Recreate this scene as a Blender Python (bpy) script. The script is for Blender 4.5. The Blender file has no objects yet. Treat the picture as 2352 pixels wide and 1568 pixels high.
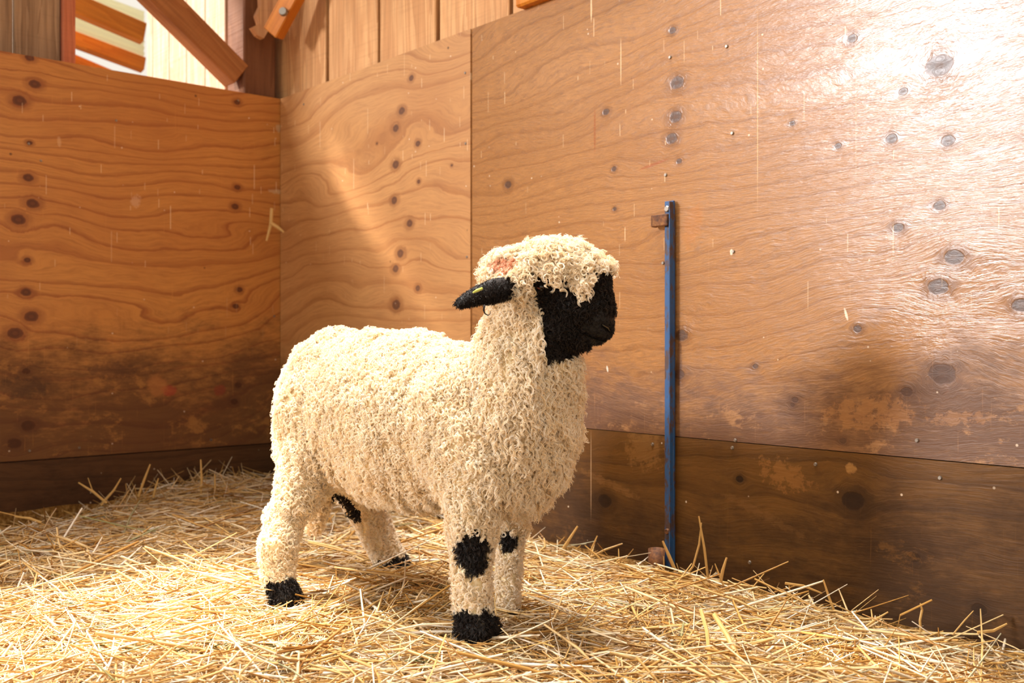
import bpy, bmesh, math, random
import numpy as np
from mathutils import Vector, Matrix, noise as mnoise
random.seed(7); rng = np.random.default_rng(7)
sc = bpy.context.scene
C = sc.collection

# ------------------------------------------------------------------ camera, world, lights, exposure
CAMZ = 0.69
F = 2352.0
cam_d = bpy.data.cameras.new('camera'); cam = bpy.data.objects.new('camera', cam_d); C.objects.link(cam)
cam_d.sensor_width = 36; cam_d.lens = 36; cam_d.clip_start = .05
cam.location = (0, 0, CAMZ); cam.rotation_euler = (math.radians(90), 0, 0)
cam_d.dof.use_dof = True; cam_d.dof.focus_distance = 2.08; cam_d.dof.aperture_fstop = 4.5
sc.camera = cam
sc.view_settings.view_transform = 'Standard'; sc.view_settings.look = 'None'
sc.view_settings.gamma = 1; sc.view_settings.use_curve_mapping = False
sc.view_settings.exposure = 0.17
sc.cycles.max_bounces = 8; sc.cycles.diffuse_bounces = 4; sc.cycles.use_adaptive_sampling = True; sc.cycles.adaptive_threshold = .06; sc.cycles.glossy_bounces = 3
sc.cycles.transparent_max_bounces = 6
sc.cycles.sample_clamp_indirect = 6

w = bpy.data.worlds.new('world'); sc.world = w; w.use_nodes = True
bgn = w.node_tree.nodes['Background']; bgn.inputs[0].default_value = (1.0, .92, .80, 1); bgn.inputs[1].default_value = .86

def lamp(name, kind, loc, target, energy, color, **kw):
    d = bpy.data.lights.new(name, kind); d.energy = energy; d.color = color
    for k, v in kw.items(): setattr(d, k, v)
    o = bpy.data.objects.new(name, d); C.objects.link(o); o.location = loc
    o.rotation_euler = (Vector(target) - Vector(loc)).to_track_quat('-Z', 'Y').to_euler()
    return o
SUN_DIR = Vector((-.88, .557, 1.15)).normalized()           # towards the sun
lamp('sun', 'SUN', SUN_DIR * 10, (0, 0, 0), 17.0, (1, .95, .85), angle=math.radians(4))
lamp('open_barn_side_daylight', 'AREA', (-10.8, -1.38, 4.3), (.3, 2.3, 1.0), 1200, (.97, .97, 1),
     shape='RECTANGLE', size=2.0, size_y=1.7)

lamp('added_overhead_fill', 'AREA', (-.15, 2.3, 3.25), (-.1, 2.15, 0), 17, (1, .97, .92),
     shape='RECTANGLE', size=.9, size_y=.7, spread=math.radians(48))  # fill lamp added above the sheep to brighten its back and topknot

# ------------------------------------------------------------------ frames of reference
Cx, Cy = -0.937, 4.15                                       # the corner of the stall
R = Vector((.6564, -.7544, 0)); L = Vector((.7544, .6564, 0))
def frame(xaxis):
    z = Vector((0, 0, 1)); y = z.cross(xaxis)
    m = Matrix((xaxis, y, z)).transposed().to_4x4(); m.translation = Vector((Cx, Cy, 0)); return m
FR, FL = frame(R), frame(L)                                 # local x along the wall, y out of the stall, z up
def at(px, py, Y): return Vector(((px - 1176) / F * Y, Y, CAMZ - (py - 784) / F * Y))
def onwall(M, px, py, d=0.0):                               # picture ray -> local point on the plane y = d of a wall frame
    Mi = M.inverted(); o = Mi @ Vector((0, 0, CAMZ)); p = Mi @ at(px, py, 1.0); v = p - o
    t = (d - o.y) / v.y; return o + v * t

# ------------------------------------------------------------------ node helper
class NT:
    def __init__(s, name):
        s.m = bpy.data.materials.new(name); s.m.use_nodes = True
        s.t = s.m.node_tree; s.n = s.t.nodes; s.b = s.n['Principled BSDF']; s.out = s.n['Material Output']
    def put(s, sock, v):
        if isinstance(v, bpy.types.NodeSocket): s.t.links.new(v, sock)
        elif isinstance(v, (tuple, list)) and len(v) == 3 and sock.type == 'RGBA': sock.default_value = (*v, 1)
        else: sock.default_value = v
    def node(s, ty, outi=0, props=None, **ins):
        n = s.n.new(ty)
        for k, v in (props or {}).items(): setattr(n, k, v)
        for k, v in ins.items():
            s.put(n.inputs[int(k[1:])] if k[0] == 'i' and k[1:].isdigit() else n.inputs[k], v)
        return n.outputs[outi]
    def math(s, op, a, b=0.0, c=0.0, clamp=False):
        n = s.n.new('ShaderNodeMath'); n.operation = op; n.use_clamp = clamp
        s.put(n.inputs[0], a); s.put(n.inputs[1], b); s.put(n.inputs[2], c); return n.outputs[0]
    def vmul(s, v, k):
        n = s.n.new('ShaderNodeVectorMath'); n.operation = 'MULTIPLY'; s.put(n.inputs[0], v); n.inputs[1].default_value = k; return n.outputs[0]
    def sep(s, v):
        n = s.n.new('ShaderNodeSeparateXYZ'); s.put(n.inputs[0], v); return n.outputs
    def comb(s, x, y, z):
        n = s.n.new('ShaderNodeCombineXYZ'); s.put(n.inputs[0], x); s.put(n.inputs[1], y); s.put(n.inputs[2], z); return n.outputs[0]
    def noise(s, vec, scale=1.0, detail=3, rough=.55, dims='3D', dist=0.0):
        n = s.n.new('ShaderNodeTexNoise'); n.noise_dimensions = dims; s.put(n.inputs['Vector'], vec)
        n.inputs['Scale'].default_value = scale; n.inputs['Detail'].default_value = detail
        n.inputs['Roughness'].default_value = rough; n.inputs['Distortion'].default_value = dist
        return n.outputs[0]
    def ss(s, v, a, b, lo=0.0, hi=1.0, kind='SMOOTHSTEP'):
        n = s.n.new('ShaderNodeMapRange'); n.interpolation_type = kind
        s.put(n.inputs[0], v); s.put(n.inputs[1], a); s.put(n.inputs[2], b); s.put(n.inputs[3], lo); s.put(n.inputs[4], hi); return n.outputs[0]
    def mix(s, f, a, b, blend='MIX'):
        n = s.n.new('ShaderNodeMix'); n.data_type = 'RGBA'; n.blend_type = blend
        s.put(n.inputs[0], f); s.put(n.inputs[6], a); s.put(n.inputs[7], b); return n.outputs[2]
    def ramp(s, f, stops):
        n = s.n.new('ShaderNodeValToRGB'); s.put(n.inputs[0], f); e = n.color_ramp.elements
        while len(e) < len(stops): e.new(.5)
        for i, (p, c) in enumerate(stops): e[i].position = p; e[i].color = (*c, 1)
        return n.outputs[0]
    def bump(s, h, strength, dist):
        n = s.n.new('ShaderNodeBump'); n.inputs['Strength'].default_value = strength; n.inputs['Distance'].default_value = dist
        s.put(n.inputs['Height'], h); s.t.links.new(n.outputs[0], s.b.inputs['Normal'])
    def coord(s): return s.node('ShaderNodeTexCoord', 3)
    def attr(s, name, i):
        return s.node('ShaderNodeAttribute', i, {'attribute_name': name})
    def done(s, col, rough=.5, spec=.5):
        s.b.inputs['IOR'].default_value = 1.5
        s.put(s.b.inputs['Base Color'], col); s.put(s.b.inputs['Roughness'], rough)
        s.put(s.b.inputs['Specular IOR Level'], spec); return s.m

def srgb(r, g, b):
    f = lambda c: (c / 255 / 12.92) if c / 255 <= .04045 else ((c / 255 + .055) / 1.055) ** 2.4
    return (f(r), f(g), f(b))

def plywood(name, light, dark, grime, bands=14, fine=200, bump=.3, rough=.4, gz=(0, .6), wob=.10, contrast=.8, seed=0.0, dripz=.55, scratch=0.0, gx=9, grain=.38, marks=(), spec=.5):
    t = NT(name); P = t.coord(); x, y, z = t.sep(P)
    kv = t.attr('knot_vector', 1); kr = t.attr('knot_radius', 2); fl = t.attr('flow', 2)
    kx, ky, kz = t.sep(kv)
    q = t.math('ADD', t.math('MULTIPLY', kx, t.math('MULTIPLY', kx, .55)), t.math('MULTIPLY', kz, kz))
    kno = t.noise(t.vmul(P, (1, 1, 1)), 55, 2, .5)
    q = t.math('MULTIPLY', q, t.math('MULTIPLY_ADD', kno, 1.0, .5))
    own = t.math('DIVIDE', t.math('MULTIPLY', kz, kr), t.math('ADD', q, .5))
    low = t.noise(t.comb(t.math('ADD', t.math('MULTIPLY', x, .85), seed), seed, t.math('MULTIPLY', z, 2.3)), 1, 2, .5)
    mid = t.noise(t.comb(t.math('MULTIPLY', x, 5), seed, t.math('MULTIPLY', z, 11)), 1, 3, .6)
    psi = t.math('ADD', z, t.math('MULTIPLY', low, wob * 4))
    psi = t.math('ADD', psi, t.math('MULTIPLY', mid, .035))
    psi = t.math('SUBTRACT', psi, t.math('MULTIPLY', t.math('ADD', own, fl), 2.4))
    tt = t.math('ADD', t.math('MULTIPLY', psi, bands), t.math('MULTIPLY', t.noise(t.comb(0, 0, psi), 5, 1), 3.2))
    fr = t.math('FRACT', tt); cell = t.math('FLOOR', tt)
    wn = t.node('ShaderNodeTexWhiteNoise', 0, {'noise_dimensions': '1D'}, W=cell)
    width = t.math('MULTIPLY_ADD', wn, .45, .10)
    line = t.math('MULTIPLY', t.ss(fr, 0.0, .05), t.ss(fr, .05, t.math('ADD', width, .06), 1, 0))
    line = t.math('MULTIPLY', line, t.math('MULTIPLY_ADD', wn, -.35, .85))
    g = t.noise(t.comb(t.math('MULTIPLY', x, gx), 0, t.math('MULTIPLY', psi, fine)), 1, 3, .65)
    g2 = t.noise(t.comb(t.math('MULTIPLY', x, 30), seed, t.math('MULTIPLY', psi, fine * .45)), 1, 2, .6)
    big = t.noise(t.comb(t.math('MULTIPLY', x, 1.3), seed + 3, t.math('MULTIPLY', z, 2.6)), 1, 3, .6)
    col = t.mix(t.math('MULTIPLY', line, contrast), light, dark)
    col = t.mix(t.ss(g, .35, .75, .0, grain), col, tuple(c * .62 for c in dark))
    col = t.mix(t.ss(big, .3, .75, 0, .35), col, tuple(min(1, c * 1.1) for c in dark))
    # knots
    ring = t.math('SINE', t.math('MULTIPLY', t.math('SQRT', q), 9))
    kn = t.ss(q, .75, 1.1, 1, 0); halo = t.ss(q, 1.0, 5.5, .55, 0)
    col = t.mix(halo, col, tuple(c * .75 for c in dark))
    kc = tuple(c * .36 for c in dark)
    col = t.mix(kn, col, t.mix(t.ss(ring, -1, 1), kc, tuple(c * 1.35 for c in kc)))
    # small pin knots
    v = t.n.new('ShaderNodeTexVoronoi'); t.put(v.inputs['Vector'], t.comb(t.math('MULTIPLY', x, 1.0), seed, z)); v.inputs['Scale'].default_value = 7
    pin = t.math('MULTIPLY', t.ss(v.outputs['Distance'], .018, .045, 1, 0), t.ss(t.sep(v.outputs['Color'])[0], .4, .42))
    col = t.mix(t.math('MULTIPLY', pin, .8), col, tuple(c * .25 for c in dark))
    # grime near the ground, worn through in patches
    gn = t.noise(t.comb(t.math('MULTIPLY', x, 3.2), seed + 9, t.math('MULTIPLY', z, 5)), 1, 5, .62)
    gf = t.noise(t.comb(t.math('MULTIPLY', x, 22), seed, t.math('MULTIPLY', z, 60)), 1, 4, .7)
    hgt = t.ss(z, gz[0], gz[1], 1, 0)
    gm = t.ss(t.math('ADD', t.math('ADD', hgt, t.math('MULTIPLY', t.math('SUBTRACT', gn, .5), 1.5)), t.math('MULTIPLY', t.math('SUBTRACT', gf, .5), .8)), .25, 1.0)
    col = t.mix(t.math('MULTIPLY', gm, .80), col, grime)
    # pale scuffs where the grime is rubbed off
    sf = t.noise(t.comb(t.math('MULTIPLY', x, 7), seed + 5, t.math('MULTIPLY', z, 12)), 1, 6, .78)
    scu = t.math('MULTIPLY', t.ss(sf, .55, .66), t.math('MULTIPLY', gm, scratch))
    col = t.mix(scu, col, tuple(min(1, c * .85) for c in light))
    # vertical scratches
    sv = t.noise(t.comb(t.math('MULTIPLY', x, 160), 1, t.math('MULTIPLY', z, 5)), 1, 2, .5)
    col = t.mix(t.math('MULTIPLY', t.ss(sv, .64, .76), t.math('MULTIPLY', gn, .55)), col, tuple(min(1, c * 1.1) for c in light))
    # single stains, chips and chalk marks: (x, z, half width, half height, turn, colour, strength, raggedness)
    if marks: mk = t.noise(P, 42, 5, .7)
    for mx_, mz_, rw, rh, an, c_m, st_m, rag in marks:
        ux = t.math('SUBTRACT', x, mx_); uz = t.math('SUBTRACT', z, mz_); ca, sa = math.cos(an), math.sin(an)
        a1 = t.math('ADD', t.math('MULTIPLY', ux, ca / rw), t.math('MULTIPLY', uz, sa / rw)); a2_ = t.math('ADD', t.math('MULTIPLY', ux, -sa / rh), t.math('MULTIPLY', uz, ca / rh))
        dd_ = t.math('ADD', t.math('MULTIPLY', a1, a1), t.math('MULTIPLY', a2_, a2_))
        dd_ = t.math('ADD', dd_, t.math('MULTIPLY', t.math('SUBTRACT', mk, .5), rag))
        col = t.mix(t.ss(dd_, .3, 1.1, st_m, 0), col, c_m)
    # dried drips and specks
    def vor(sx, sz, off):
        v = t.n.new('ShaderNodeTexVoronoi'); v.inputs['Scale'].default_value = 1
        vec = t.comb(t.math('MULTIPLY_ADD', x, sx, off), 0, t.math('MULTIPLY', z, sz)); t.put(v.inputs['Vector'], vec)
        v.voronoi_dimensions = '3D'; 
        a = t.sep(v.outputs['Position']); dx = t.math('ABSOLUTE', t.math('SUBTRACT', t.math('MULTIPLY_ADD', x, sx, off), a[0]))
        dz = t.math('ABSOLUTE', t.math('SUBTRACT', t.math('MULTIPLY', z, sz), a[2])); r = t.sep(v.outputs['Color'])
        return dx, dz, r, v.outputs['Distance']
    for sx, sz, off, wd, ln, th in ((9, 5, 2.0, .013, .26, .74), (19, 9, 8.5, .020, .16, .80)):
        dx, dz, r, _ = vor(sx, sz, off)
        m = t.math('MULTIPLY', t.ss(dx, wd * .6, wd * 1.3, 1, 0), t.ss(dz, t.math('MULTIPLY', r[1], ln), t.math('MULTIPLY_ADD', r[1], ln, .04), 1, 0))
        m = t.math('MULTIPLY', t.math('MULTIPLY', m, t.math('MULTIPLY_ADD', r[2], .7, .3)), t.math('MULTIPLY', t.ss(r[0], th, th + .02), t.ss(z, dripz, dripz + .6, .0, .8)))
        col = t.mix(m, col, srgb(238, 205, 160))
    dx, dz, r, ds = vor(26, 26, 1.5)
    m = t.math('MULTIPLY', t.ss(ds, .05, .09, 1, 0), t.ss(r[0], .80, .82))
    col = t.mix(t.math('MULTIPLY', m, .7), col, srgb(235, 210, 180))
    h = t.math('ADD', t.math('MULTIPLY', g, .6), t.math('MULTIPLY', line, -.10))
    h = t.math('ADD', h, t.math('MULTIPLY', g2, .4)); h = t.math('MULTIPLY', h, t.math('MULTIPLY_ADD', kn, -.4, 1.0))
    t.bump(h, bump, .004)
    rg = t.math('ADD', t.math('ADD', t.math('MULTIPLY', gm, .25), t.math('MULTIPLY', kn, .09)), rough)
    return t.done(col, t.math('ADD', rg, t.math('MULTIPLY', t.math('SUBTRACT', g, .5), .2)), spec)

def board_wood(name, a, b, c=None, scale=1.0, rough=.6, spec=.3, bump=.4):
    t = NT(name); P = t.coord(); x, y, z = t.sep(P)
    ri = t.node('ShaderNodeObjectInfo', 5)
    off = t.math('MULTIPLY', ri, 37)
    big = t.noise(t.comb(t.math('MULTIPLY_ADD', x, 9 * scale, off), t.math('MULTIPLY', y, 9 * scale), t.math('MULTIPLY', z, .9)), 1, 3, .6, dist=.6)
    g = t.noise(t.comb(t.math('MULTIPLY_ADD', x, 120 * scale, off), t.math('MULTIPLY', y, 120), t.math('MULTIPLY', z, 4)), 1, 3, .65)
    saw = t.noise(t.comb(t.math('MULTIPLY', x, 4), off, t.math('MULTIPLY', z, 130)), 1, 1, .5)
    f = t.math('FRACT', t.math('MULTIPLY', big, 6))
    col = t.mix(t.ss(f, 0, .9, .05, .65), a, b)
    col = t.mix(t.ss(g, .35, .8, 0, .45), col, c or tuple(k * .5 for k in b))
    col = t.mix(t.ss(saw, .5, .8, 0, .15), col, tuple(k * .5 for k in b))
    st = t.noise(t.comb(t.math('MULTIPLY_ADD', x, 3, off), 2, t.math('MULTIPLY', z, 1.4)), 1, 3, .6)
    col = t.mix(t.ss(st, .5, .75, 0, .3), col, tuple(k * .55 for k in b))
    t.bump(t.math('ADD', g, t.math('MULTIPLY', saw, .5)), bump, .004)
    return t.done(col, rough, spec)

# ------------------------------------------------------------------ object helpers
def tag(o, label=None, cat=None, group=None, kind=None):
    if label: o['label'] = label
    if cat: o['category'] = cat
    if group: o['group'] = group
    if kind: o['kind'] = kind
    return o
def link(name, me, mat, parent=None, mw=None):
    if mat is not None:
        me.materials.clear()
        for m in (mat if isinstance(mat, (list, tuple)) else [mat]): me.materials.append(m)
    o = bpy.data.objects.new(name, me); C.objects.link(o)
    if parent is not None: o.parent = parent
    if mw is not None: o.matrix_world = mw
    return o
def empty(name, mw=None, loc=None):
    o = bpy.data.objects.new(name, None); C.objects.link(o); o.empty_display_size = .1
    if mw is not None: o.matrix_world = mw
    if loc is not None: o.location = loc
    return o
def mesh_from(bm, name):
    me = bpy.data.meshes.new(name); bm.to_mesh(me); bm.free(); return me
def bm_box(x0, x1, y0, y1, z0, z1, bev=.002, wob=0.0, bm=None):
    own = bm is None; bm = bm or bmesh.new()
    r = bmesh.ops.create_cube(bm, size=1.0)
    for v in r['verts']:
        v.co = Vector((x0 + (v.co.x + .5) * (x1 - x0), y0 + (v.co.y + .5) * (y1 - y0), z0 + (v.co.z + .5) * (z1 - z0)))
        if wob: v.co += Vector((random.uniform(-wob, wob), 0, random.uniform(-wob, wob)))
    if bev:
        bmesh.ops.bevel(bm, geom=[e for e in bm.edges if e.verts[0] in r['verts']], offset=bev, segments=1, affect='EDGES')
    return bm
def box(name, x0, x1, y0, y1, z0, z1, mat, parent=None, bev=.002, mw=None):
    return link(name, mesh_from(bm_box(x0, x1, y0, y1, z0, z1, bev), name), mat, parent, mw)
def beam(name, a, b, w, h, mat, up=Vector((0, 0, 1)), bev=.004, parent=None):
    """square timber from a to b; the mesh is long along its own z so the grain runs with it"""
    a, b = Vector(a), Vector(b); d = (b - a); n = d.length; zc = d.normalized(); yc = up.normalized()
    xc = yc.cross(zc).normalized(); yc = zc.cross(xc)
    m = Matrix((xc, yc, zc)).transposed().to_4x4(); m.translation = a
    return link(name, mesh_from(bm_box(-w / 2, w / 2, -h / 2, h / 2, 0, n, bev), name), mat, parent, m)

def ply_mesh(name, x0, x1, z0, z1, knots, th=.018, step=.02):
    """board lying on local y = 0 with a fine front face that carries the flow of the grain round its knots"""
    nx = max(2, int((x1 - x0) / step) + 1); nz = max(2, int((z1 - z0) / step) + 1)
    X, Z = np.meshgrid(np.linspace(x0, x1, nx), np.linspace(z0, z1, nz))
    co = np.stack([X.ravel(), np.zeros(X.size), Z.ravel()], 1)
    i = np.arange(nx * nz).reshape(nz, nx)
    q = np.stack([i[:-1, :-1], i[:-1, 1:], i[1:, 1:], i[1:, :-1]], -1).reshape(-1, 4)
    n0 = len(co)
    bx = np.array([[x0, 0, z0], [x1, 0, z0], [x1, 0, z1], [x0, 0, z1], [x0, th, z0], [x1, th, z0], [x1, th, z1], [x0, th, z1]])
    side = np.array([[0, 4, 5, 1], [1, 5, 6, 2], [2, 6, 7, 3], [3, 7, 4, 0], [5, 4, 7, 6]]) + n0
    co = np.vstack([co, bx]); q = np.vstack([q, side])
    me = bpy.data.meshes.new(name); me.from_pydata(co.tolist(), [], q.tolist())
    K = np.array(knots if len(knots) else [(99, 99, .01)], float)
    fc = co[q].mean(1)                                                   # each small face keeps to one knot
    gx_ = (fc[:, 0, None] - K[None, :, 0]) / K[None, :, 2]; gz_ = (fc[:, 2, None] - K[None, :, 1]) / K[None, :, 2]
    nn = np.argmin((.55 * gx_ ** 2 + gz_ ** 2) * K[None, :, 2] ** .5, 1); nn = np.repeat(nn, 4)
    cc = co[q.ravel()]; ar = np.arange(len(cc))
    vx = (cc[:, 0, None] - K[None, :, 0]) / K[None, :, 2]; vz = (cc[:, 2, None] - K[None, :, 1]) / K[None, :, 2]; qq = .55 * vx ** 2 + vz ** 2
    term = vz * K[None, :, 2] / (qq + .5)
    tot = term.sum(1) - term[ar, nn]
    a = me.attributes.new('knot_vector', 'FLOAT_VECTOR', 'CORNER')
    a.data.foreach_set('vector', np.stack([vx[ar, nn], 0 * ar, vz[ar, nn]], 1).ravel().astype(np.float32))
    me.attributes.new('knot_radius', 'FLOAT', 'CORNER').data.foreach_set('value', K[nn, 2].astype(np.float32))
    me.attributes.new('flow', 'FLOAT', 'CORNER').data.foreach_set('value', tot.astype(np.float32))
    return me
def knots_from(M, lst): 
    out = []
    for px, py, rp in lst:
        p = onwall(M, px, py); W = M @ p; out.append((p.x, p.z, rp / F * W.y))
    return out

# ------------------------------------------------------------------ materials of the setting
def mark(M, px, py, rw, rh, an, colr, st_m, rag=2.0):
    p = onwall(M, px, py); d_ = (M @ p).y / F; return (p.x, p.z, rw * d_, rh * d_, an, colr, st_m, rag)
marks_l = [mark(FL, 388, 897, 20, 14, 0, srgb(168, 50, 30), .6), mark(FL, 505, 897, 17, 14, 0, srgb(140, 44, 22), .55), mark(FL, 362, 885, 26, 30, .2, srgb(178, 110, 52), .6),
           mark(FL, 312, 462, 12, 18, -.4, srgb(216, 170, 134), .5, 5.0), mark(FL, 136, 325, 5, 14, .1, srgb(222, 178, 130), .4), mark(FL, 636, 440, 22, 6, 0, srgb(196, 158, 116), .7, 2.5),
           mark(FL, 640, 295, 8, 12, 0, srgb(196, 158, 116), .7, 2.5), mark(FL, 258, 850, 60, 20, 0, srgb(78, 40, 14), .55, 4.0), mark(FL, 50, 890, 70, 26, 0, srgb(64, 36, 14), .6, 4.0)]
marks_r = [mark(FR, 1366, 300, 3.5, 60, 0, srgb(150, 84, 36), .8, .8), mark(FR, 1500, 378, 50, 4, .15, srgb(150, 78, 38), .7, 1.2), mark(FR, 1943, 720, 4, 18, .3, srgb(236, 214, 186), .9, 2.5),
           mark(FR, 1680, 580, 5, 8, 0, srgb(236, 214, 186), .9, 2.5), mark(FR, 1395, 847, 3, 8, .2, srgb(236, 220, 200), .9, 1.0), mark(FR, 1740, 250, 1.2, 260, 0, srgb(232, 190, 130), .6, .6),
           mark(FR, 1966, 230, 1.0, 260, 0, srgb(220, 176, 130), .5, .6), mark(FR, 1358, 20, 3, 34, 0, srgb(238, 206, 160), .8, .8), mark(FR, 1426, 140, 2, 60, 0, srgb(238, 206, 160), .6, .8),
           mark(FR, 1590, 520, 30, 60, -.4, srgb(176, 112, 54), .5, 3.0), mark(FR, 2000, 950, 120, 40, .1, srgb(176, 118, 62), .5, 8.0), mark(FR, 1560, 830, 9, 60, 0, srgb(74, 38, 16), .6, 3.0), mark(FR, 2200, 960, 90, 16, .1, srgb(176, 120, 66), .4, 7.0)]
marks_k = [mark(FR, 1800, 1090, 70, 34, -.2, srgb(150, 100, 48), .5, 8.0), mark(FR, 1480, 1030, 60, 50, 0, srgb(140, 98, 50), .5, 6.0), mark(FR, 1400, 1110, 110, 10, -.25, srgb(140, 98, 52), .35, 6.0), mark(FR, 1750, 1180, 130, 12, -.3, srgb(124, 84, 42), .3, 6.0), mark(FR, 1955, 1075, 14, 14, 0, srgb(180, 130, 70), .6, 4.0), mark(FR, 1358, 1090, 1.5, 110, 0, srgb(196, 160, 120), .7, .5)]
ply_left = plywood('left_plywood', srgb(206, 138, 64), srgb(150, 76, 24), srgb(74, 40, 13), bands=19, fine=190, bump=.15, rough=.45, gz=(.42, 1.02), wob=.13, contrast=.95, seed=1.3, scratch=.5, marks=marks_l)
ply_r1 = plywood('corner_plywood', srgb(200, 146, 90), srgb(152, 92, 46), srgb(86, 48, 18), bands=13, fine=170, bump=.10, rough=.42, gz=(.40, .86), wob=.15, contrast=.75, seed=5.1, scratch=.2)
ply_r2 = plywood('long_plywood', srgb(176, 124, 74), srgb(130, 82, 42), srgb(80, 44, 17), bands=22, fine=260, gx=26, grain=.5, bump=.30, rough=.26, spec=.62, gz=(.40, .90), wob=.09, contrast=.6, seed=8.7, scratch=1.0, marks=marks_r)
ply_low = plywood('dark_kick_plywood', srgb(110, 72, 29), srgb(68, 41, 15), srgb(52, 31, 12), bands=9, fine=150, bump=.35, rough=.45, gz=(-.1, .75), wob=.12, contrast=.8, seed=2.2, scratch=.8, marks=marks_k, spec=.25)
kick_m = plywood('dark_kick_board', srgb(96, 62, 34), srgb(60, 36, 18), srgb(48, 28, 14), bands=16, fine=150, bump=.3, rough=.55, gz=(-.2, .5), wob=.05, contrast=.7, seed=6.2, scratch=.3, spec=.25)
siding_m = board_wood('siding_wood', srgb(226, 172, 116), srgb(190, 130, 78))
grey_m = board_wood('weathered_wood', srgb(180, 146, 112), srgb(138, 104, 74), srgb(60, 42, 28))
red_m = board_wood('reddish_wood', srgb(206, 124, 86), srgb(176, 92, 60))
post_m = board_wood('post_wood', srgb(134, 88, 58), srgb(110, 66, 40), scale=.6)
brace_m = board_wood('brace_wood', srgb(182, 120, 70), srgb(150, 90, 46), scale=.8)
orange_m = board_wood('orange_timber', srgb(214, 132, 40), srgb(188, 104, 22), scale=.8)
pale_m = board_wood('pale_board', srgb(222, 190, 160), srgb(190, 146, 112), scale=.8)
gapdark = NT('shadow_gap'); gapdark = gapdark.done(srgb(60, 34, 22), .9, .1)
crevice = board_wood('inner_lining', srgb(110, 70, 50), srgb(80, 48, 30))

WALLTOP = 1.672
# ------------------------------------------------------------------ setting: floor, ceiling, walls
t = NT('earth_floor'); P = t.coord(); nn_ = t.noise(P, 9, 5, .6)
floor_m = t.done(t.mix(nn_, srgb(70, 48, 26), srgb(110, 78, 42)), .95, .1)
fl = box('floor', -6, 4, -1.5, 6.5, -.12, 0, floor_m, bev=0); tag(fl, kind='structure')
ceil_m = board_wood('ceiling_boards', srgb(170, 120, 80), srgb(130, 86, 50))
ce = link('ceiling', mesh_from(bm_box(-1.12, 2.2, -3.2, 1.2, 0, .04, 0), 'ceiling'), ceil_m)
# the ceiling covers the stall; it is laid out in the frame of the left wall
mm = FL.copy(); mm.translation = Vector((Cx, Cy, 3.3)); ce.matrix_world = mm; tag(ce, kind='structure')

SEAM_R = .449; SEAM_L = .281; XS = onwall(FR, 1083, 500).x
wr = box('wall_right', -.19, 3.9, .075, .10, 0, 3.3, gapdark, bev=0, mw=FR); tag(wr, kind='structure')
K1 = knots_from(FR, [(947,180,7),(925,255,9),(911,295,9),(962,330,7),(911,378,10),(964,417,5),(908,460,9),(943,513,9),(922,582,10),(911,617,9),(962,662,7),(912,700,12),(868,330,3),(1040,380,3)])
K2 = knots_from(FR, [(1545,70,8),(1555,190,15),(1552,268,14),(1543,318,13),(1392,257,8),(1560,370,6),(1410,388,6),(1412,480,5),(1167,424,9),(2158,150,25),(1958,88,10),(2075,210,9),(2048,318,11),(2178,323,13),(1925,335,7),(2158,472,11),(2063,522,11),(2190,590,18),(2155,658,19),(1970,755,9),(2165,858,25),(2083,900,11),(1735,841,6),(1826,918,7),(1565,770,14),(1560,860,12),(1820,283,6),(1936,1012,7),(1820,930,5),(2345,700,16)])
o = link('plywood_panel', ply_mesh('plywood_corner', .004, XS - .001, SEAM_R + .004, WALLTOP, K1), ply_r1, wr); o.location.y = -.004; o['label'] = 'smooth tan plywood sheet next to the corner'
o = link('plywood_panel', ply_mesh('plywood_long', XS + .003, XS + 2.44, SEAM_R + .001, WALLTOP, K2, th=.02), ply_r2, wr)
o['label'] = 'coarse-grained plywood sheet with the blue bar and the glare'
KL = knots_from(FR, [(1960,1150,22),(1700,1100,8),(1390,1150,16),(2100,1280,12),(2250,1400,14)])
o = link('kick_panel', ply_mesh('kick_right', .002, XS + 2.44, .0, SEAM_R - .001, KL), ply_low, wr); o.location.y = -.001
o['label'] = 'dark scuffed plywood strip along the bottom'
# siding boards above the plywood, set back behind it
edges = [-.19] + [onwall(FR, p, 100, .035).x for p in (750, 868, 1003, 1171)]
edges += [edges[-1] + .345 * k for k in range(1, 6)]
for i in range(len(edges) - 1):
    g = .013 if i else .001
    b = box('siding_board', edges[i] + g, edges[i + 1] - .008, .035 + .002 * (i % 2), .06, .0, 3.3, siding_m, wr, bev=.003)
# left wall
hd = box('added_sun_blocker', -2.9, -1.25, .019, .05, 2.5, 4.5, crevice, bev=0, mw=FL); tag(hd, kind='structure')  # unseen panel added to hold direct sun off the sheep and front straw
wl = box('wall_left', -3.7, .02, .019, .04, 0, WALLTOP - .05, crevice, bev=0, mw=FL); tag(wl, kind='structure')
KLw = knots_from(FL, [(68,132,8),(80,193,10),(45,231,12),(68,328,5),(65,408,9),(75,467,11),(42,504,12),(63,597,6),(60,671,9),(72,727,12),(35,765,13),(60,852,7),(65,977,12),(33,1018,12),(550,665,6),(541,703,6),(547,884,7),(538,922,7),(545,235,6),(545,430,6),(540,474,7),(-200,300,12),(-260,500,10),(-220,700,12)])
o = link('plywood_panel', ply_mesh('plywood_left', -2.6, -.002, SEAM_L + .002, WALLTOP, KLw), ply_left, wl); o['label'] = 'orange-brown plywood sheet with flowing dark grain'
o = link('plywood_panel', ply_mesh('plywood_left_far', -3.7, -2.604, SEAM_L + .002, WALLTOP, []), ply_left, wl)
o = link('kick_board', ply_mesh('kick_left', -3.7, -.002, .0, SEAM_L - .003, []), kick_m, wl); o.location.y = .002
o['label'] = 'very dark board along the bottom of the left wall'

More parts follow.
